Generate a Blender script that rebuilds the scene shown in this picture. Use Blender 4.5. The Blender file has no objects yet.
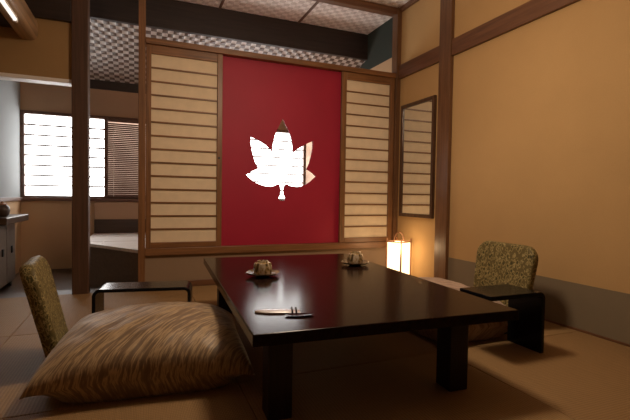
import bpy, bmesh, math, random
from mathutils import Vector, Matrix, noise
random.seed(4)
C = bpy.context.scene.collection
PI = math.pi

# ------------------------------------------------------------------ materials
class NT:
    def __init__(s, name):
        s.m = bpy.data.materials.new(name); s.m.use_nodes = True
        s.t = s.m.node_tree; s.t.nodes.clear()
        s.out = s.n('ShaderNodeOutputMaterial'); s.b = s.n('ShaderNodeBsdfPrincipled')
        s.l(s.b.outputs[0], s.out.inputs[0])
        s.tc = s.n('ShaderNodeTexCoord')
    def n(s, typ, **kw):
        nd = s.t.nodes.new(typ)
        for k, v in kw.items(): setattr(nd, k, v)
        return nd
    def l(s, a, b): s.t.links.new(a, b)
    def mapping(s, scale=(1,1,1), rot=(0,0,0)):
        mp = s.n('ShaderNodeMapping'); mp.inputs['Scale'].default_value = scale; mp.inputs['Rotation'].default_value = rot
        s.l(s.tc.outputs['Object'], mp.inputs[0]); return mp.outputs[0]
    def noise(s, vec, scale, detail=4, rough=.55, dist=0):
        nd = s.n('ShaderNodeTexNoise'); s.l(vec, nd.inputs['Vector'])
        nd.inputs['Scale'].default_value = scale; nd.inputs['Detail'].default_value = detail
        nd.inputs['Roughness'].default_value = rough; nd.inputs['Distortion'].default_value = dist
        return nd.outputs['Fac']
    def ramp(s, fac, stops):
        r = s.n('ShaderNodeValToRGB'); e = r.color_ramp.elements
        while len(e) < len(stops): e.new(.5)
        for el, (p, c) in zip(e, stops): el.position = p; el.color = (*c, 1)
        s.l(fac, r.inputs[0]); return r.outputs[0]
    def bump(s, h, strength=.3, dist=.01):
        b = s.n('ShaderNodeBump'); b.inputs['Strength'].default_value = strength; b.inputs['Distance'].default_value = dist
        s.l(h, b.inputs['Height']); s.l(b.outputs[0], s.b.inputs['Normal'])
    def p(s, rough=.5, spec=None, coat=None, metal=None):
        s.b.inputs['Roughness'].default_value = rough
        if spec is not None: s.b.inputs['Specular IOR Level'].default_value = spec
        if coat: s.b.inputs['Coat Weight'].default_value = coat; s.b.inputs['Coat Roughness'].default_value = .08
        if metal is not None: s.b.inputs['Metallic'].default_value = metal

def mul(c, k): return tuple(x*k for x in c)
def wood(name, col, rough=.45, axis='z', var=.35, grain=1., coat=None, spec=None):
    t = NT(name)
    st = {'x': (2, 40, 40), 'y': (40, 2, 40), 'z': (40, 40, 2)}[axis]
    v = t.mapping(tuple(a*grain for a in st))
    f = t.noise(v, 1.2, 5, .6, .6)
    c = t.ramp(f, [(.3, mul(col, 1-var)), (.7, mul(col, 1+var))])
    t.l(c, t.b.inputs['Base Color']); t.bump(f, .12, .004); t.p(rough, spec, coat)
    return t.m
def plain(name, col, rough=.5, var=.08, scale=8, bump=.0, metal=None, spec=None):
    t = NT(name); f = t.noise(t.mapping(), scale, 5)
    c = t.ramp(f, [(.3, mul(col, 1-var)), (.7, mul(col, 1+var))]); t.l(c, t.b.inputs['Base Color'])
    if bump: t.bump(t.noise(t.mapping(), scale*12, 4), bump, .003)
    t.p(rough, spec, metal=metal); return t.m
def plaster(name, col, var=.06):
    t = NT(name); a = t.noise(t.mapping(), 1.6, 4); b = t.noise(t.mapping(), 160, 3, .7)
    mx = t.n('ShaderNodeMix'); mx.data_type = 'FLOAT'; mx.inputs[0].default_value = .35
    t.l(a, mx.inputs[2]); t.l(b, mx.inputs[3])
    c = t.ramp(mx.outputs[0], [(.35, mul(col, 1-var)), (.65, mul(col, 1+var))])
    t.l(c, t.b.inputs['Base Color']); t.bump(b, .25, .002); t.p(.9, .2); return t.m
def tatami(name, axis, col):
    t = NT(name)
    sc = (1, 1, 1)
    w = t.n('ShaderNodeTexWave'); w.bands_direction = axis
    w.inputs['Scale'].default_value = 26; w.inputs['Distortion'].default_value = .6; w.inputs['Detail'].default_value = 1
    t.l(t.mapping(sc), w.inputs[0])
    s2 = (6, 300, 1) if axis == 'X' else (300, 6, 1)
    f = t.noise(t.mapping(s2), 1, 3)
    w2 = t.n('ShaderNodeTexWave'); w2.bands_direction = 'Y' if axis == 'X' else 'X'
    w2.inputs['Scale'].default_value = 60; w2.inputs['Distortion'].default_value = 1.; t.l(t.mapping(sc), w2.inputs[0])
    a = t.n('ShaderNodeMath', operation='MULTIPLY'); t.l(w.outputs['Fac'], a.inputs[0]); t.l(w2.outputs['Fac'], a.inputs[1])
    b = t.n('ShaderNodeMath', operation='ADD'); t.l(a.outputs[0], b.inputs[0]); t.l(f, b.inputs[1])
    c = t.ramp(b.outputs[0], [(.25, mul(col, .74)), (1., mul(col, 1.18))])
    t.l(c, t.b.inputs['Base Color']); t.bump(b.outputs[0], .35, .003); t.p(.62, .3); return t.m
def woven(name, cell, c1, c2, rough=.45, rot=0, stretch=1):
    t = NT(name)
    v = t.mapping((1/cell, stretch/cell, 1), (0, 0, rot))
    sep = t.n('ShaderNodeSeparateXYZ'); t.l(v, sep.inputs[0])
    ch = t.n('ShaderNodeTexChecker'); ch.inputs['Scale'].default_value = 1
    cmb = t.n('ShaderNodeCombineXYZ'); t.l(sep.outputs[0], cmb.inputs[0]); t.l(sep.outputs[1], cmb.inputs[1]); cmb.inputs[2].default_value = .5
    t.l(cmb.outputs[0], ch.inputs[0]); ch.inputs['Color1'].default_value = (*c1, 1); ch.inputs['Color2'].default_value = (*c2, 1)
    f = t.noise(t.mapping((60, 60, 60)), 1, 2)
    mx = t.n('ShaderNodeMix'); mx.data_type = 'RGBA'; mx.blend_type = 'MULTIPLY'; mx.inputs[0].default_value = .5
    t.l(ch.outputs[0], mx.inputs[6]); t.l(t.ramp(f, [(.3, (.7,.7,.7)), (.7, (1.2,1.2,1.2))]), mx.inputs[7])
    t.l(mx.outputs[2], t.b.inputs['Base Color'])
    # pillow-shaped strips: sin(x)*sin(y)
    h = None
    for k in (0, 1):
        m = t.n('ShaderNodeMath', operation='MULTIPLY'); t.l(sep.outputs[k], m.inputs[0]); m.inputs[1].default_value = PI
        s = t.n('ShaderNodeMath', operation='SINE'); t.l(m.outputs[0], s.inputs[0])
        if h is None: h = s.outputs[0]
        else:
            q = t.n('ShaderNodeMath', operation='MULTIPLY'); t.l(h, q.inputs[0]); t.l(s.outputs[0], q.inputs[1]); h = q.outputs[0]
    t.bump(h, .5, .01); t.p(rough, .5); return t.m
def emis(name, col, strength, base=(.8,.8,.8), var=0, scale=3):
    t = NT(name); t.b.inputs['Base Color'].default_value = (*base, 1)
    if var:
        c = t.ramp(t.noise(t.mapping(), scale, 3), [(.3, mul(col, 1-var)), (.7, mul(col, 1+var))]); t.l(c, t.b.inputs['Emission Color'])
    else: t.b.inputs['Emission Color'].default_value = (*col, 1)
    t.b.inputs['Emission Strength'].default_value = strength; t.p(.6); return t.m

M = {}
M['frame'] = wood('shoji_frame_wood', (.21, .095, .036), .42)
M['frame_x'] = wood('shoji_rail_wood', (.21, .095, .036), .42, 'x')
M['post'] = wood('post_wood', (.15, .072, .033), .4)
M['rail'] = wood('rail_wood', (.15, .066, .030), .4, 'y')
M['rail_x'] = wood('beam_wood_x', (.15, .066, .030), .4, 'x')
M['oldpost'] = wood('old_post_wood', (.085, .043, .026), .45)
M['log'] = wood('log_wood', (.40, .26, .15), .3, 'y')
M['dark_x'] = wood('dark_beam_wood', (.026, .016, .013), .45, 'x')
M['darkfloor'] = wood('dark_floor_wood', (.055, .032, .020), .35, 'x', grain=.5)
M['paper'] = plain('shoji_paper', (.80, .655, .46), .85, .05, 14, .05)
M['red'] = plain('red_fusuma', (.36, .005, .032), .6, .06, 3, .04)
M['wall'] = plaster('gold_plaster', (.51, .325, .145))
M['wall2'] = plaster('brown_plaster', (.46, .31, .20))
M['wall3'] = plaster('kick_plaster', (.29, .20, .13))
M['wallK'] = plaster('hanging_wall_plaster', (.36, .225, .10))
M['wallL'] = plaster('tan_plaster', (.54, .37, .22))
M['grey'] = plaster('grey_skirting_paper', (.215, .168, .110), .04)
M['bluegrey'] = plaster('bluegrey_panel', (.30, .325, .335), .05)
M['green'] = plaster('dark_green_plaster', (.045, .055, .048))
M['white'] = plain('white_trim', (.85, .80, .74), .5, .02)
M['tat_a'] = tatami('tatami_along', 'X', (.27, .165, .070))
M['tat_b'] = tatami('tatami_across', 'Y', (.245, .145, .060))
M['woven'] = woven('woven_ceiling', .055, (.90, .80, .74), (.70, .59, .53), .5)
M['checker'] = woven('checker_ceiling', .050, (.52, .46, .42), (.12, .08, .06), .35)
M['dais'] = wood('dais_boards', (.82, .79, .75), .4, 'x', .15)
M['daisface'] = wood('dais_face', (.17, .13, .10), .5, 'x', .15)
t = NT('black_lacquer_table'); f = t.noise(t.mapping((60, 2, 60)), 1, 5)
t.l(t.ramp(f, [(.3, (.008, .004, .003)), (.7, (.020, .009, .006))]), t.b.inputs['Base Color']); t.p(.17, .15); t.b.inputs['IOR'].default_value = 1.36; t.bump(f, .03, .001); M['table'] = t.m
M['leg'] = wood('table_leg_wood', (.016, .007, .005), .4, spec=.3)
M['lacquer'] = plain('black_lacquer', (.005, .005, .006), .22, .1, spec=.18)
M['blackmat'] = plain('matte_black', (.012, .011, .010), .5, .1)
M['window'] = emis('daylight_pane', (1, .975, .95), 5.5, var=.05)
M['window_dim'] = emis('screened_pane', (1, .66, .48), .7, var=.5, scale=4)
M['winwood'] = wood('window_frame_wood', (.14, .075, .05), .45, 'x')
M['blind'] = wood('blind_wood', (.13, .07, .048), .5, 'x', .2)
M['cord'] = plain('cord', (.7, .65, .58), .7)
t = NT('mirror_glass'); t.b.inputs['Base Color'].default_value = (.82, .82, .80, 1); t.p(.03, metal=1.); M['mirror'] = t.m
M['mframe'] = wood('mirror_frame_wood', (.075, .035, .018), .35)
M['lampwood'] = wood('lantern_wood', (.33, .15, .07), .4)
M['lantern'] = emis('lantern_paper', (1, .70, .38), 1.9, var=.06, scale=6)
M['tube'] = emis('highlight_glow', (1, .93, .86), .8)  # glow for the added strip that imitates a highlight on the log beam
M['steel'] = plain('cup_ceramic', (.0, .0, .0), .3)
# mottled silver/gold ceramic
t = NT('gilt_ceramic'); f = t.noise(t.mapping((1, 1, .5)), 45, 3, .6, 1.)
t.l(t.ramp(f, [(.40, (.58, .50, .40)), (.5, (.40, .28, .12)), (.60, (.10, .065, .035))]), t.b.inputs['Base Color']); t.p(.22, .6, metal=.25); M['cup'] = t.m
t = NT('saucer_lacquer'); f = t.noise(t.mapping(), 20, 3)
t.l(t.ramp(f, [(.35, (.06, .04, .025)), (.65, (.20, .14, .085))]), t.b.inputs['Base Color']); t.p(.25, .5); M['saucer'] = t.m
# green-gold brocade
t = NT('green_gold_brocade')
a = t.noise(t.mapping((1, .6, .55)), 36, 4, .65, 2.2)
b = t.n('ShaderNodeTexVoronoi'); b.inputs['Scale'].default_value = 72; t.l(t.mapping((1, .6, .45)), b.inputs['Vector'])
mm = t.n('ShaderNodeMath', operation='MULTIPLY'); t.l(a, mm.inputs[0]); ad = t.n('ShaderNodeMath', operation='ADD'); t.l(b.outputs['Distance'], ad.inputs[0]); ad.inputs[1].default_value = .65; t.l(ad.outputs[0], mm.inputs[1])
t.l(t.ramp(mm.outputs[0], [(.37, (.045, .038, .012)), (.47, (.13, .10, .03)), (.54, (.40, .32, .14)), (.60, (.12, .09, .03))]), t.b.inputs['Base Color'])
t.bump(mm.outputs[0], .25, .004); t.p(.6, .3); M['brocade'] = t.m
# golden reed pattern cushion fabric
def reed(name, dark, mid, light, rot):
    t = NT(name)
    v0 = t.mapping((1, 1, 1), (0, 0, rot)); mp = t.n('ShaderNodeMapping'); mp.inputs['Scale'].default_value = (7, 115, 14); t.l(v0, mp.inputs[0]); v = mp.outputs[0]
    a = t.noise(v, 1.0, 3, .55, .25)
    patch = t.noise(t.mapping(), 5, 3)
    m = t.n('ShaderNodeMath', operation='MULTIPLY_ADD'); t.l(a, m.inputs[0]); m.inputs[1].default_value = .95
    m2 = t.n('ShaderNodeMath', operation='MULTIPLY'); t.l(patch, m2.inputs[0]); m2.inputs[1].default_value = .25; t.l(m2.outputs[0], m.inputs[2])
    t.l(t.ramp(m.outputs[0], [(.48, dark), (.58, mid), (.67, light), (.78, mid)]), t.b.inputs['Base Color'])
    t.bump(a, .3, .006); t.p(.52, .4); t.b.inputs['Sheen Weight'].default_value = .25; return t.m
M['reed'] = reed('reed_pattern_silk', (.155, .098, .052), (.21, .135, .072), (.43, .30, .155), math.radians(-52))
M['reed2'] = reed('reed_pattern_pink', (.24, .16, .12), (.34, .235, .175), (.50, .37, .28), math.radians(35))
M['napkin'] = plain('napkin_white', (.93, .95, 1.0), .25, .03, 20, .1, spec=1., metal=.55)

# ------------------------------------------------------------------ mesh helpers
def mesh(name, bm, mats, parent=None, smooth=False, loc=None):
    bmesh.ops.recalc_face_normals(bm, faces=bm.faces[:])
    me = bpy.data.meshes.new(name); bm.to_mesh(me); bm.free()
    for m in (mats if isinstance(mats, (list, tuple)) else [mats]): me.materials.append(m)
    if smooth:
        me.polygons.foreach_set('use_smooth', [True]*len(me.polygons))
        try: me.set_sharp_from_angle(angle=math.radians(38))
        except Exception: pass
    o = bpy.data.objects.new(name, me); C.objects.link(o)
    if parent: o.parent = parent
    if loc: o.location = loc
    return o
def box(bm, x0, x1, y0, y1, z0, z1, bev=0., mi=0, mat=None, seg=2):
    vs = [bm.verts.new((x, y, z)) for x in (x0, x1) for y in (y0, y1) for z in (z0, z1)]
    idx = [(0,1,3,2), (4,6,7,5), (0,4,5,1), (2,3,7,6), (0,2,6,4), (1,5,7,3)]
    fs = [bm.faces.new([vs[i] for i in f]) for f in idx]
    for f in fs: f.material_index = mi
    if mat is not None: bmesh.ops.transform(bm, matrix=mat, verts=vs)
    if bev > 0:
        bmesh.ops.recalc_face_normals(bm, faces=fs)
        es = list({e for f in fs for e in f.edges})
        bmesh.ops.bevel(bm, geom=es, offset=bev, segments=seg, affect='EDGES', profile=.5)
def B(name, x0, x1, y0, y1, z0, z1, m, parent=None, bev=.003, **k):
    bm = bmesh.new(); box(bm, x0, x1, y0, y1, z0, z1, bev, **k); return mesh(name, bm, m, parent)
def prism(bm, pts, axis, a, b, mi=0):
    """polygon pts (2D) swept along axis from a to b. axis 'z': pts=(x,y); 'y': pts=(x,z); 'x': pts=(y,z)"""
    def mk(p, s):
        return {'z': (p[0], p[1], s), 'y': (p[0], s, p[1]), 'x': (s, p[0], p[1])}[axis]
    A = [bm.verts.new(mk(p, a)) for p in pts]; Bv = [bm.verts.new(mk(p, b)) for p in pts]
    n = len(pts); fs = [bm.faces.new(A[::-1]), bm.faces.new(Bv)]
    for i in range(n): fs.append(bm.faces.new((A[i], A[(i+1) % n], Bv[(i+1) % n], Bv[i])))
    for f in fs: f.material_index = mi
    return fs
def lathe(bm, prof, n=32, wav=None, cx=0, cy=0):
    rings = []
    for r, z in prof:
        ring = []
        for i in range(n):
            a = 2*PI*i/n; rr = r*(1 + (wav(a, r) if wav else 0)); ring.append(bm.verts.new((cx+rr*math.cos(a), cy+rr*math.sin(a), z)))
        rings.append(ring)
    for A, Bq in zip(rings, rings[1:]):
        for i in range(n): bm.faces.new((A[i], A[(i+1) % n], Bq[(i+1) % n], Bq[i]))
    bm.faces.new(rings[0][::-1]); bm.faces.new(rings[-1])
def tube(bm, pts, r, n=10):
    pts = [Vector(p) for p in pts]; rings = []
    for i, p in enumerate(pts):
        d = (pts[min(i+1, len(pts)-1)] - pts[max(i-1, 0)]).normalized()
        u = d.orthogonal().normalized() if i == 0 else (rings_u - d*rings_u.dot(d)).normalized()
        rings_u = u; w = d.cross(u)
        rings.append([bm.verts.new(p + (u*math.cos(2*PI*k/n) + w*math.sin(2*PI*k/n))*r) for k in range(n)])
    for A, Bq in zip(rings, rings[1:]):
        for i in range(n): bm.faces.new((A[i], A[(i+1) % n], Bq[(i+1) % n], Bq[i]))
    bm.faces.new(rings[0][::-1]); bm.faces.new(rings[-1])
def empty(name, label, cat, loc, rz=0, group=None, kind=None):
    o = bpy.data.objects.new(name, None); C.objects.link(o); o.location = loc; o.rotation_euler = (0, 0, rz)
    o.empty_display_size = .1
    if label: o['label'] = label
    if cat: o['category'] = cat
    if group: o['group'] = group
    if kind: o['kind'] = kind
    return o
def S(o, label=None):
    o['kind'] = 'structure'
    if label: o['label'] = label
    return o
def tag(o, label, cat, group=None):
    o['label'] = label; o['category'] = cat
    if group: o['group'] = group
    return o

XR = 2.326; YD = 3.566; CZ = 2.56; WY = 5.3; FLZ = -.08

# ------------------------------------------------------------------ floor
bm = bmesh.new()
xs = [-2.2, -1.58, -.61, .365, 1.37, XR]; ys = [-2.2, -1.25, -.27, .70, 1.66, 2.61, 3.566]
for i in range(len(xs)-1):
    for j in range(len(ys)-1):
        y1 = ys[j+1]
        box(bm, xs[i]+.0012, xs[i+1]-.0012, ys[j]+.0012, y1-.0012, -.05, 0, .004, mi=(i+j) % 2, seg=2)
floor = S(mesh('floor', bm, [M['tat_a'], M['tat_b']]), 'tan tatami mat floor in alternating squares')
S(B('trim_1', -2.2, .0, YD, YD+.17, -.06, -.002, M['darkfloor']), 'dark wooden threshold board at the edge of the tatami')
S(B('floor_subbase', -2.25, 2.6, -2.25, YD+.1, -.2, -.051, M['darkfloor'], bev=0)).name = 'floor_base'
S(B('floor_corridor', -2.2, 2.36, YD+.17, WY, -.2, FLZ, M['darkfloor'], bev=0), 'dark wooden floor of the window side corridor').name = 'floor_corridor'

# ------------------------------------------------------------------ ceiling
bm = bmesh.new(); box(bm, -2.2, XR+.03, -2.2, 4.3, CZ, CZ+.04)
ceil = S(mesh('ceiling', bm, M['woven']), 'woven pale ceiling panels')
bm = bmesh.new()
for x in (-.78, -.03, .72, 1.535): box(bm, x-.012, x+.012, -2.2, 4.27, CZ-.012, CZ, .002)
for y in (3.72,): pass
mesh('ceiling_batten', bm, M['rail'], ceil)
# sloping checker ceiling of the corridor
bm = bmesh.new()
prism(bm, [(4.30, 2.285), (WY, 1.975), (WY, 2.02), (4.30, 2.33)], 'x', -1.2, 2.36)
S(mesh('ceiling_sloping', bm, M['checker']), 'sloping checker woven ceiling of the corridor').name = 'ceiling_corridor'
S(B('trim_2', -1.2, 2.36, 4.26, 4.38, 2.283, CZ, M['dark_x']), 'long dark beam beyond the open transom')
S(B('trim_3', -2.2, -.451, YD-.03, YD+.10, 1.965, CZ, M['dark_x']), 'dark head beam above the hanging wall on the left')

S(B('trim_23', -2.2, -.787, YD-.05, YD-.004, 1.870, CZ, M['dark_x']), 'dark board left of the log beam')

# ------------------------------------------------------------------ walls of the main room
S(B('wall_right', XR, XR+.1, -2.2, YD+.02, -.05, CZ+.04, M['wall'], bev=0), 'golden plaster wall on the right')
S(B('baseboard_right', XR-.004, XR+.01, -2.2, 2.79, 0, .268, M['grey'], bev=0), 'grey brown paper skirting band along the right wall')
S(B('trim_4', XR-.012, XR, -2.2, 2.79, 0, .012, M['rail'], bev=.001), 'thin wood edge between tatami and right wall')
S(B('trim_5', XR-.032, XR+.02, 2.785, 2.93, 0, CZ, M['post']), 'brown square post on the right wall')
S(B('trim_6', XR-.024, XR+.02, -2.2, 2.785, 1.883, 2.013, M['rail']), 'brown rail across the right wall nearer than the post')
S(B('trim_7', XR-.024, XR+.02, 2.93, 3.53, 1.883, 2.013, M['rail']), 'brown rail on the right wall between post and corner')
S(B('trim_8', XR-.03, XR+.02, -2.2, 3.53, 2.52, CZ, M['rail']), 'ceiling moulding along the right wall')
S(B('wall_back', -2.2, XR, -2.3, -2.2, -.05, CZ, M['wall'], bev=0))
S(B('wall_left', -2.3, -2.2, -2.3, YD+.1, -.05, CZ, M['wallL'], bev=0))
S(B('wall_hanging', -2.2, -.451, YD, YD+.10, 1.56, 1.965, M['wallK'], bev=.002), 'tan hanging wall above the opening on the left').name = 'wall_upper'
S(B('trim_9', -2.2, -.451, YD-.004, YD+.104, 1.532, 1.56, M['white'], bev=.002), 'pale painted strip under the hanging wall')
S(B('wall_left_return', -2.2, -1.24, YD, YD+.10, 0, 1.532, M['wallL'], bev=0)).name = 'wall_front'

# posts of the partition
S(B('trim_10', -.451, -.342, YD-.03, YD+.08, -.05, CZ, M['oldpost'], bev=.006), 'dark old square post left of the sliding screens')
S(B('trim_11', -.006, .045, YD-.01, YD+.06, -.05, CZ, M['frame'], bev=.003), 'slim brown post at the left end of the sliding screens')
S(B('trim_12', 2.278, XR, YD-.03, YD+.06, 0, CZ, M['post'], bev=.003), 'slim corner post where screens meet the right wall')
# lintel, sill, kick wall, upper beam
S(B('trim_13', .045, 2.278, YD-.02, YD+.07, 1.893, 1.938, M['frame_x']), 'brown lintel above the sliding screens')
S(B('trim_14', .045, 2.278, YD-.015, YD+.07, .262, .318, M['frame_x']), 'brown sill below the sliding screens')
S(B('trim_15', .045, 2.278, YD-.02, YD+.05, 2.495, CZ, M['rail_x']), 'brown beam at the ceiling above the open transom')
S(B('wall_kick', .045, 2.278, YD+.012, YD+.06, .05, .262, M['wall3'], bev=0), 'low brown plaster wall under the sliding screens').name = 'wall_low'
S(B('trim_16', .045, 2.278, YD-.002, YD+.05, 0, .05, M['rail_x']), 'floor strip under the low wall')

# ------------------------------------------------------------------ sliding screens
def shoji(name, label, x0, x1, y0, y1, z0, z1, sl, sr, rows):
    r = empty(name, label, None, ((x0+x1)/2, y0, z0), kind='structure')
    cx = (x0+x1)/2; t_, b_ = .068, .045
    X0, X1 = x0-cx, x1-cx; H = z1-z0; D = y1-y0
    B('stile', X0, X0+sl, 0, D, 0, H, M['frame'], r); B('stile', X1-sr, X1, 0, D, 0, H, M['frame'], r)
    B('rail', X0+sl, X1-sr, 0, D, 0, b_, M['frame_x'], r); B('rail', X0+sl, X1-sr, 0, D, H-t_, H, M['frame_x'], r)
    bm = bmesh.new(); box(bm, X0+sl-.002, X1-sr+.002, D*.55, D*.55+.0015, b_-.002, H-t_+.002)
    mesh('paper', bm, M['paper'], r)
    bm = bmesh.new(); hh = H-t_-b_
    for k in range(1, rows):
        z = b_+hh*k/rows; box(bm, X0+sl, X1-sr, D*.2, D*.55, z-.006, z+.006, .0015)
    mesh('lattice', bm, M['frame_x'], r)
    return r
d1 = shoji('door_1', 'paper screen with thin horizontal bars left of the red panel', .048, .632, YD-.005, YD+.022, .319, 1.892, .038, .042, 14)
bm = bmesh.new(); lathe(bm, [(.009, 0), (.009, .0015), (.006, .002)], 16)
o = mesh('finger_pull', bm, M['blackmat'], d1, True); o.location = (.607-.34, -.001, 1.047-.319); o.rotation_euler = (PI/2, 0, 0)
shoji('door_3', 'paper screen with thin horizontal bars right of the red panel', 1.715, 2.277, YD-.005, YD+.022, .319, 1.892, .05, .05, 14)
# red panel with a leaf opening
LEAF = [(1.164,1.421),(1.136,1.367),(1.113,1.318),(1.093,1.267),(1.081,1.217),(1.073,1.172),(1.071,1.129),(1.043,1.158),(1.007,1.187),(0.961,1.212),(0.92,1.231),(0.88,1.245),(0.878,1.199),(0.886,1.149),(0.899,1.096),(0.917,1.038),(0.951,0.976),(0.913,0.96),(0.876,0.939),(0.844,0.918),(0.874,0.89),(0.914,0.862),(0.96,0.841),(1.011,0.828),(1.068,0.824),(1.104,0.835),(1.132,0.851),(1.146,0.828),(1.154,0.793),(1.149,0.753),(1.134,0.725),(1.142,0.705),(1.163,0.698),(1.19,0.708),(1.197,0.729),(1.184,0.756),(1.178,0.794),(1.185,0.829),(1.203,0.852),(1.238,0.836),(1.284,0.827),(1.333,0.83),(1.382,0.847),(1.429,0.876),(1.484,0.925),(1.452,0.954),(1.421,0.974),(1.394,0.986),(1.418,1.041),(1.436,1.103),(1.449,1.176),(1.45,1.24),(1.404,1.222),(1.36,1.196),(1.309,1.165),(1.261,1.127),(1.26,1.178),(1.251,1.227),(1.237,1.277),(1.212,1.333),(1.188,1.376)]
cu = bpy.data.curves.new('c', 'CURVE'); cu.dimensions = '2D'; cu.fill_mode = 'BOTH'; cu.extrude = .009
def spl(pts):
    s = cu.splines.new('POLY'); s.points.add(len(pts)-1); s.use_cyclic_u = True
    for p, q in zip(s.points, pts): p.co = (q[0], q[1], 0, 1)
spl([(.60, .319), (1.75, .319), (1.75, 1.892), (.60, 1.892)]); spl(LEAF)
tmp = bpy.data.objects.new('c', cu); C.objects.link(tmp); bpy.context.view_layer.update()
me = bpy.data.meshes.new_from_object(tmp.evaluated_get(bpy.context.evaluated_depsgraph_get()))
bpy.data.objects.remove(tmp); me.materials.clear(); me.materials.append(M['red'])
me.transform(Matrix.Translation((0, YD+.042, 0)) @ Matrix.Rotation(PI/2, 4, 'X'))
o = bpy.data.objects.new('door_2', me); C.objects.link(o); S(o, 'deep red sliding panel with a maple leaf opening')

# ------------------------------------------------------------------ corridor: window wall, side walls
WZ0, WZ1 = .69, 1.595
def wallpiece(n, *a, m='wall2', lab=None): return S(B(n, *a, M[m], bev=0), lab)
wallpiece('wall_window', -1.2, 2.42, WY, WY+.1, WZ1, 2.02, m='wall2', lab='brown wall above the window')
wallpiece('wall_window_low', -1.2, 2.42, WY, WY+.1, -.2, WZ0-.035, m='wallL', lab='tan wall below the window').name = 'wall_under_window'
wallpiece('wall_window_mid', .15, .62, WY, WY+.1, WZ0-.035, WZ1).name = 'wall_between_windows'
wallpiece('wall_window_right', 2.33, 2.42, WY, WY+.1, WZ0-.035, WZ1, m='wallL').name = 'wall_beside_window'
S(B('trim_17', -1.14, 2.35, WY-.02, WY, 1.885, 1.99, M['dark_x']), 'dark board where the sloping ceiling meets the window wall')
S(B('trim_18', -1.14, 2.35, WY-.045, WY+.1, WZ0-.035, WZ0, M['winwood']), 'window ledge')
S(B('wall_corridor_left', -1.24, -1.14, YD+.1, WY, -.2, WZ0-.035, M['wallL'], bev=0)).name = 'wall_side'
S(B('wall_corridor_left_up', -1.24, -1.14, YD+.1, WY, WZ0-.035, 2.4, M['bluegrey'], bev=0), 'blue grey side wall beside the window').name = 'wall_side_upper'
S(B('trim_19', -1.14, -1.115, YD+.1, WY, WZ0-.035, WZ0, M['winwood']), 'wood ledge along the blue grey side wall')
S(B('wall_corridor_right', 2.36, 2.46, YD+.06, WY, -.2, 2.16, M['wallL'], bev=0)).name = 'wall_end'
S(B('wall_corridor_right_up', 2.36, 2.46, YD+.06, WY, 2.16, CZ+.04, M['green'], bev=0), 'dark green upper wall beyond the transom').name = 'wall_end_upper'
# dais
bm = bmesh.new()
poly = [(-.003, YD+.06), (-.46, 4.30), (-.46, WY), (2.355, WY), (2.355, YD+.06)]
prism(bm, poly, 'z', .275, .30); dais = S(mesh('trim_20', bm, M['dais']), 'pale raised platform behind the sliding screens')
bm = bmesh.new(); prism(bm, [(.01, YD+.075), (-.45, 4.31), (-.45, WY), (2.355, WY), (2.355, YD+.075)], 'z', -.1, .275); mesh('platform_face', bm, M['daisface'], dais)
bm = bmesh.new()
for k in range(4):
    x = -.30+.62*k; box(bm, x-.006, x+.006, 3.75 if k else 4.2, WY-.03, .300, .3025)
for y in (4.35, 4.85): box(bm, -.44 if y > 4.3 else .0, 2.34, y-.006, y+.006, .300, .3025)
mesh('platform_joint', bm, M['white'], dais)
S(B('baseboard_window', -.455, 2.35, WY-.015, WY, .30, .455, M['darkfloor']), 'dark board at the back of the platform')
S(B('trim_21', -.455, 2.35, WY-.03, WY, .455, .645, M['wall2']), 'brown apron panel under the window')

def window(name, label, x0, x1, x_sp, bars):
    r = empty(name, label, None, (x0, WY, WZ0), kind='structure')
    W, H = x1-x0, WZ1-WZ0
    bm = bmesh.new()
    box(bm, 0, .035, -.02, .05, 0, H, .002); box(bm, W-.035, W, -.02, .05, 0, H, .002)
    box(bm, .035, W-.035, -.02, .05, H-.035, H, .002); box(bm, .035, W-.035, -.02, .05, 0, .02, .002)
    if x_sp: box(bm, x_sp-.018, x_sp+.018, -.015, .04, .02, H-.035, .002)
    mesh('window_frame', bm, M['winwood'], r)
    xe = x_sp if x_sp else W-.03
    bm = bmesh.new(); box(bm, .03, xe, .035, .04, .015, H-.03); mesh('pane', bm, M['window'], r)
    bm = bmesh.new()
    for k in range(1, bars):
        z = .02+(H-.055)*k/bars; box(bm, .035, xe, .018, .034, z-.0085, z+.0085)
    mesh('lattice', bm, M['winwood'], r)
    if x_sp:
        bm = bmesh.new(); box(bm, x_sp, W-.03, .035, .04, .015, H-.03); mesh('pane', bm, M['window_dim'], r)
    return r
window('window_1', 'bright daylight window with thin horizontal bars', -1.14, .15, .80, 8)
window('window_2', 'bright window seen through the leaf opening', .62, 2.33, 1.40, 8)
# venetian blind
bl = empty('window_blind', 'dark brown slatted venetian blind covering the right part of the window', 'blind', (-.10, WY-.035, WZ0))
B('head_rail', -.225, .22, -.014, .014, .845, .88, M['blind'], bl); B('bottom_rail', -.225, .22, -.012, .012, .012, .028, M['blind'], bl)
bm = bmesh.new(); n = 38
for k in range(n):
    z = .035+k*(.81/n); m = Matrix.Translation((0, 0, z)) @ Matrix.Rotation(math.radians(52), 4, 'X')
    box(bm, -.222, .218, -.0115, .0115, -.0008, .0008, mat=m)
sl = mesh('slats', bm, M['blind'], bl)
for x in (-.16, .12):
    bm = bmesh.new(); tube(bm, [(x, -.014, .02), (x, -.014, .85)], .0022, 6); mesh('cord', bm, M['cord'], bl)

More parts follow.
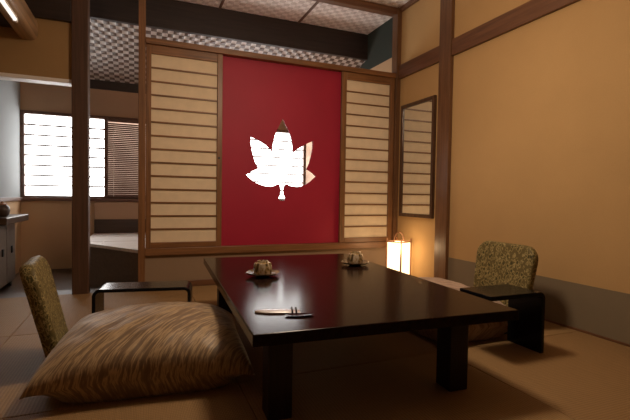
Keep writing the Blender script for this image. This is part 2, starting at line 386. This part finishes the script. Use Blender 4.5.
# log beam on the left, with a glowing strip added as its highlight
bm = bmesh.new()
prof = []
for k in range(20):
    a = 2*PI*k/20; s = .62
    prof.append((-.722+.062*math.copysign(abs(math.cos(a))**s, math.cos(a)), 1.885+.082*math.copysign(abs(math.sin(a))**s, math.sin(a))))
prism(bm, prof, 'y', -2.2, YD-.001)
S(mesh('trim_22', bm, M['log'], smooth=True), 'rounded pale log beam running overhead on the left')
tl = empty('highlight_strip', 'slim white glowing strip added along the log beam at top left as its highlight', 'light', (-.697, 2.78, 1.786))
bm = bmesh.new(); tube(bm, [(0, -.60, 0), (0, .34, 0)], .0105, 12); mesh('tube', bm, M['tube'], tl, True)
B('strip_end', -.013, .013, .34, .362, -.013, .017, M['white'], tl); B('strip_end', -.013, .013, -.622, -.60, -.013, .017, M['white'], tl)
B('strip_back', -.010, .010, -.60, .34, .009, .024, M['white'], tl)

# ------------------------------------------------------------------ mirror
mr = empty('wall_mirror', 'tall wall mirror in a dark wooden frame reflecting the screen bars', 'mirror', (XR, 3.232, .57))
fw = .032; y0, y1, z1 = -.25, .25, 1.045
B('frame_side', -.028, 0, y0, y0+fw, 0, z1, M['mframe'], mr); B('frame_side', -.028, 0, y1-fw, y1, 0, z1, M['mframe'], mr)
B('frame_rail', -.028, 0, y0+fw, y1-fw, 0, fw, M['mframe'], mr); B('frame_rail', -.028, 0, y0+fw, y1-fw, z1-fw, z1, M['mframe'], mr)
B('glass', -.016, -.001, y0+fw-.003, y1-fw+.003, fw-.003, z1-fw+.003, M['mirror'], mr, bev=0)

# ------------------------------------------------------------------ floor lantern
la = empty('floor_lantern', 'glowing paper floor lantern with a wooden frame and looped handle', 'lantern', (2.195, 3.31, 0), math.radians(22))
hw, H = .077, .375
for sx in (-1, 1):
    for sy in (-1, 1):
        bm = bmesh.new(); box(bm, sx*hw-.006, sx*hw+.006, sy*hw-.006, sy*hw+.006, 0, H, .0015); mesh('post', bm, M['lampwood'], la)
for z in (.03, H-.03):
    bm = bmesh.new()
    for s in (-1, 1):
        box(bm, -hw+.006, hw-.006, s*hw-.005, s*hw+.005, z-.005, z+.005); box(bm, s*hw-.005, s*hw+.005, -hw+.006, hw-.006, z-.005, z+.005)
    mesh('rail', bm, M['lampwood'], la)
bm = bmesh.new(); h2 = hw-.004
for s in (-1, 1):
    box(bm, -h2, h2, s*h2-.001, s*h2+.001, .035, H-.035); box(bm, s*h2-.001, s*h2+.001, -h2, h2, .035, H-.035)
mesh('paper_shade', bm, M['lantern'], la)
bm = bmesh.new(); tube(bm, [(hw*math.cos(PI*k/16), 0, H-.03+.085*math.sin(PI*k/16)) for k in range(17)], .0055, 8); mesh('handle', bm, M['lampwood'], la, True)
bm = bmesh.new(); box(bm, -hw+.004, hw-.004, -hw+.004, hw-.004, .015, .026); mesh('base', bm, M['lampwood'], la)

# ------------------------------------------------------------------ low table
tb = empty('low_table', 'long low black lacquered table with a mirror-like top', 'table', (.853, 2.013, 0), math.radians(-2.8))
hx, hy = .502, .815
B('tabletop', -hx, hx, -hy, hy, .291, .33, M['table'], tb, bev=.004)
for sx in (-1, 1):
    for sy in (-1, 1):
        ins = .075 if sx < 0 else .135; a, b = sorted((sx*(hx-ins), sx*(hx-ins-.083))); c, d = sorted((sy*(hy-.11), sy*(hy-.20)))
        B('leg', a, b, c, d, 0, .291, M['leg'], tb, bev=.004)
bm = bmesh.new()
for sx in (-1, 1): pass
bm.free()
for xq in (-.385, .33): B('apron', xq-.012, xq+.012, -hy+.20, hy-.20, .235, .291, M['leg'], tb, bev=.002)

# tea cups turned upside down on saucers
def cup(x, y, label):
    r = empty('tea_cup', label, 'cup', (x, y, .3445), 0, 'upturned cups on the low table')
    bm = bmesh.new()
    lathe(bm, [(.045, .0), (.047, .003), (.0475, .02), (.0465, .042), (.043, .053), (.036, .057), (.029, .058), (.028, .065), (.025, .065), (.024, .060)], 36)
    mesh('bowl', bm, M['cup'], r, True)
    s = empty('saucer', label.replace('mottled cup turned upside down on the table', 'petal edged saucer under an upturned cup'), 'saucer', (x, y, .33), 0, 'petal edged saucers on the low table')
    bm = bmesh.new()
    lathe(bm, [(.030, 0), (.034, .001), (.040, .005), (.070, .011), (.086, .020), (.085, .0225), (.068, .0145), (.04, .013), (.01, .013)], 60, wav=lambda a, rr: (.045*math.cos(6*a) if rr > .06 else 0))
    mesh('dish', bm, M['saucer'], s, True)
    bm = bmesh.new(); lathe(bm, [(.033, .0005), (.0345, .0005), (.0345, .0025), (.033, .0025)], 30); mesh('foot_ring', bm, M['lacquer'], s)
cup(.588, 2.12, 'mottled cup turned upside down on the table, left and nearer the white napkin')
cup(1.215, 2.30, 'mottled cup turned upside down on the table, right and nearer the lantern')

# napkin and small black rest
nk = empty('folded_napkin', 'small folded white napkin with two dark bands near the table edge', 'napkin', (.460, 1.437, .3305), math.radians(-16))
bm = bmesh.new()
N = 16
top, bot = [], []
for k in range(N+1):
    u = k/N; x = -.085+.16*u; w = .022*min(1, (u*3.2+.05))**.7; h = .003+.006*math.sin(PI*min(1, u*.9+.1))**.6
    for lst, z in ((top, h), (bot, 0)): lst.append([bm.verts.new((x, w*s, z if abs(s) < .9 else z*.45)) for s in (-1, -.5, 0, .5, 1)])
for lst in (top, bot):
    for a, b in zip(lst, lst[1:]):
        for i in range(4): bm.faces.new((a[i], a[i+1], b[i+1], b[i]))
for a, b, c, d in zip(top, top[1:], bot, bot[1:]):
    for i in (0, 4): bm.faces.new((a[i], b[i], d[i], c[i]))
for i in range(4):
    for k in (0, -1): bm.faces.new((top[k][i], top[k][i+1], bot[k][i+1], bot[k][i]))
mesh('cloth', bm, M['napkin'], nk, True)
for x in (.046, .060): B('band', x-.003, x+.003, -.0235, .0235, 0, .0115, M['blackmat'], nk, bev=.001)
bm = bmesh.new(); lathe(bm, [(.030, 0), (.046, .002), (.052, .005), (.049, .005), (.03, .003)], 32)
for v in bm.verts: v.co.y *= .38
tr = mesh('chopstick_rest', bm, M['lacquer'], smooth=True, loc=(.512, 1.368, .3302)); tr.rotation_euler = (0, 0, math.radians(-10))
tag(tr, 'slim black oval dish in front of the white napkin', 'dish')

# ------------------------------------------------------------------ floor chairs
def slab(bm, w, h, r, t, bev):
    pts = []
    for cx, cz, a0 in ((w/2-r, h-r, 0), (-w/2+r, h-r, PI/2)):
        for k in range(9): a = a0+PI/2*k/8; pts.append((cx+r*math.cos(a), cz+r*math.sin(a)))
    pts += [(-w/2+.02, 0), (w/2-.02, 0)]
    fs = prism(bm, pts, 'x', -t/2, t/2)       # pts -> (y,z)
    bmesh.ops.recalc_face_normals(bm, faces=fs)
    es = list({e for f in fs[:2] for e in f.edges})
    bmesh.ops.bevel(bm, geom=es, offset=bev, segments=4, affect='EDGES', profile=.5)
def zaisu(label, loc, rz, w, h, lean, t=.055):
    r = empty('floor_chair', label, 'chair', loc, rz, 'legless floor chairs at the low table')
    bm = bmesh.new(); slab(bm, w, h, .085, t, .02)
    # gentle hollow of the back
    for v in bm.verts: v.co.x += -.03*(1-(2*v.co.y/w)**2)*.6
    o = mesh('backrest', bm, M['brocade'], r, True); o.location = (-.02, 0, .03); o.rotation_euler = (0, -lean, 0)
    B('seat', -.03, .34, -w/2+.02, w/2-.02, 0, .028, M['blackmat'], r, bev=.008)
    for s in (-1, 1):
        bm = bmesh.new(); tube(bm, [(.05, s*(w/2-.06), .016), (-.015, s*(w/2-.06), .03), (-.035, s*(w/2-.06), .11)], .009, 8)
        mesh('hinge', bm, M['lacquer'], r, True)
    return r
zaisu('green and gold brocade floor chair behind the large reed pattern cushion on the left', (-.285, 2.13, 0), math.radians(4), .41, .44, math.radians(14))
zaisu('green and gold brocade floor chair against the right wall side of the table', (1.975, 1.955, 0), math.radians(180), .44, .455, math.radians(10))

def armrest(label, loc, rz, L, W, H, t=.016, R=.035, free_end=False):
    o = empty('armrest', label, 'armrest', loc, rz, 'black bent wood armrests beside the floor chairs')
    outer, inner = [], []
    def arc(cx, cz, r, a0, a1): return [(cx+r*math.cos(a0+(a1-a0)*k/8), cz+r*math.sin(a0+(a1-a0)*k/8)) for k in range(9)]
    pts = [(L/2, 0)] + arc(L/2-R, H-R, R, 0, PI/2) + arc(-L/2+R, H-R, R, PI/2, PI) + [(-L/2, 0)]
    pts += [(-L/2+t, 0)] + arc(-L/2+R, H-R, R-t, PI, PI/2) + arc(L/2-R, H-R, R-t, PI/2, 0) + [(L/2-t, 0)]
    if free_end: pts = pts[:10] + [(-L/2, H), (-L/2, H-t)] + pts[-10:]
    bm = bmesh.new(); n = len(pts)//2
    A = [bm.verts.new((p[0], -W/2, p[1])) for p in pts]; Bv = [bm.verts.new((p[0], W/2, p[1])) for p in pts]; N = len(pts)
    for i in range(N): bm.faces.new((A[i], A[(i+1) % N], Bv[(i+1) % N], Bv[i]))
    for i in range(n-1):
        for q in (A, Bv): bm.faces.new((q[i], q[i+1], q[N-2-i], q[N-1-i]))
    bmesh.ops.recalc_face_normals(bm, faces=bm.faces[:])
    m = mesh('bent_board', bm, M['lacquer'], o, True)
    md = m.modifiers.new('b', 'BEVEL'); md.width = .003; md.segments = 2; md.limit_method = 'ANGLE'; md.angle_limit = 1.
    return o
armrest('black bent wood armrest behind the large cushion left of the table', (.03, 2.30, 0), math.radians(-9), .45, .17, .285)
armrest('black bent wood armrest right of the table in front of the far chair', (1.645, 1.575, 0), 0, .345, .205, .30, t=.022, free_end=True)

def cushion(name, label, mat, loc, rz, a, b, T, edge, seed, up=.0, group='large cushions beside the low table', tilt=0):
    n = 56; bm = bmesh.new(); tops, bots = [], []
    for i in range(n+1):
        tr_, br_ = [], []
        for j in range(n+1):
            u = -1+2*i/n; v = -1+2*j/n
            uu = math.copysign(abs(u)**.85, u) if u else 0; vv = math.copysign(abs(v)**.85, v) if v else 0
            x = a*uu*(1-.075*(1-vv*vv)); y = b*vv*(1-.075*(1-uu*uu))
            p = max(0, (1-uu*uu)*(1-vv*vv))
            h = p**.36
            q = Vector((x*3+seed, y*3, 0)); w = noise.noise(q)*.5
            d = (x*.75-y*.65); e = (x*.65+y*.75)
            wr = noise.noise(Vector((d*22+seed, e*5, 1)))*.007 + noise.noise(Vector((e*16, d*9+seed, 3)))*.006
            pk = (1-p)**2
            wr += noise.noise(Vector((math.atan2(y, x)*9, seed, 2)))*.012*pk*p**.3
            zt = edge + T*h*(1+.12*w) + wr*min(1, p*6)
            zb = max(.0015, edge*(1-min(1, p*5)) )
            # corners droop to the floor
            c = (abs(uu)*abs(vv))**3
            zt -= c*edge*.2; zb = max(.0015, zb-c*edge*.2)
            edgev = (i in (0, n) or j in (0, n))
            vt = bm.verts.new((x, y, zt)); tr_.append(vt); br_.append(vt if edgev else bm.verts.new((x, y, zb)))
        tops.append(tr_); bots.append(br_)
    for g in (tops, bots):
        for i in range(n):
            for j in range(n):
                try: bm.faces.new((g[i][j], g[i+1][j], g[i+1][j+1], g[i][j+1]))
                except ValueError: pass
    o = mesh(name, bm, mat, smooth=True, loc=loc); o.rotation_euler = (0, 0, rz)
    for p in o.data.polygons: p.use_smooth = True
    for at in [x for x in o.data.attributes if x.name == 'sharp_edge']: o.data.attributes.remove(at)
    tag(o, label, 'cushion', group); return o
cushion('floor_cushion', 'large puffy gold and brown reed pattern cushion left of the table', M['reed'], (.06, 1.93, .0), math.radians(-6), .385, .345, .175, .085, 1.7)
cushion('floor_cushion', 'pinkish reed pattern cushion on the far side of the table', M['reed2'], (1.635, 2.03, .0), math.radians(1), .27, .38, .175, .085, 6.1)

# ------------------------------------------------------------------ side cabinet at far left
cb = empty('side_cabinet', 'low dark wooden side table with cabinet at the far left edge', 'cabinet', (-1.13, 4.25, FLZ))
B('top', 0, .20, -.35, .35, .568, .622, M['darkfloor'], cb, bev=.006)
B('body', .01, .10, -.28, .28, .04, .568, M['daisface'], cb, bev=.004)
for y in (-.255, .015):
    dr = B('door', .10, .114, y, y+.255, .06, .55, M['daisface'], cb); B('handle', .114, .126, y+.11, y+.14, .30, .36, M['blackmat'], dr)
for y in (-.24, .24): B('foot', .02, .09, y-.02, y+.02, 0, .04, M['blackmat'], cb)
jr = empty('tea_jar', 'small dark brown jar on the side table at the left edge', 'jar', (-1.02, 4.16, FLZ+.622))
bm = bmesh.new(); lathe(bm, [(.030, 0), (.045, .015), (.052, .05), (.045, .08), (.028, .095)], 28); mesh('body', bm, M['darkfloor'], jr, True)
bm = bmesh.new(); lathe(bm, [(.030, .094), (.031, .104), (.012, .110), (.008, .122), (.003, .124)], 24); mesh('lid', bm, M['lampwood'], jr, True)

# ------------------------------------------------------------------ lights
def area(name, loc, size, power, col, rot=(0, 0, 0), shape='DISK', sy=None):
    l = bpy.data.lights.new(name, 'AREA'); l.shape = shape; l.size = size; l.energy = power; l.color = col
    if sy: l.size_y = sy
    o = bpy.data.objects.new(name, l); C.objects.link(o); o.location = loc; o.rotation_euler = rot; return o
l = bpy.data.lights.new('pendant_light', 'POINT'); l.energy = 23; l.color = (1, .77, .55); l.shadow_soft_size = .16
o = bpy.data.objects.new('pendant_light', l); C.objects.link(o); o.location = (.95, 1.85, 1.95)
area('pendant_downlight', (.95, 1.85, 1.90), .35, 9, (1, .77, .55))
w = bpy.data.worlds.new('world'); bpy.context.scene.world = w; w.use_nodes = True
w.node_tree.nodes['Background'].inputs[0].default_value = (.8, .85, 1, 1); w.node_tree.nodes['Background'].inputs[1].default_value = .3
l = bpy.data.lights.new('lantern_bulb', 'POINT'); l.energy = 1.6; l.color = (1, .66, .34); l.shadow_soft_size = .04
o = bpy.data.objects.new('lantern_bulb', l); C.objects.link(o); o.location = (2.13, 3.19, .30)

# ------------------------------------------------------------------ camera
p, yw, r = (math.radians(a) for a in (-1.754, -22.371, .892))
fwd = Vector((-math.sin(yw)*math.cos(p), math.cos(yw)*math.cos(p), math.sin(p)))
right = Vector((math.cos(yw), math.sin(yw), 0)); up = right.cross(fwd)
r2 = right*math.cos(r)+up*math.sin(r); u2 = -right*math.sin(r)+up*math.cos(r)
cam = bpy.data.cameras.new('camera'); co = bpy.data.objects.new('camera', cam); C.objects.link(co)
mw = Matrix((r2, u2, -fwd)).transposed().to_4x4(); mw.translation = Vector((0, 0, .74)); co.matrix_world = mw
cam.sensor_width = 36; cam.sensor_fit = 'HORIZONTAL'; cam.lens = 428/630*36; cam.clip_start = .02
sc = bpy.context.scene; sc.camera = co
sc.view_settings.view_transform = 'Standard'; sc.view_settings.look = 'None'; sc.view_settings.gamma = 1; sc.view_settings.exposure = .45
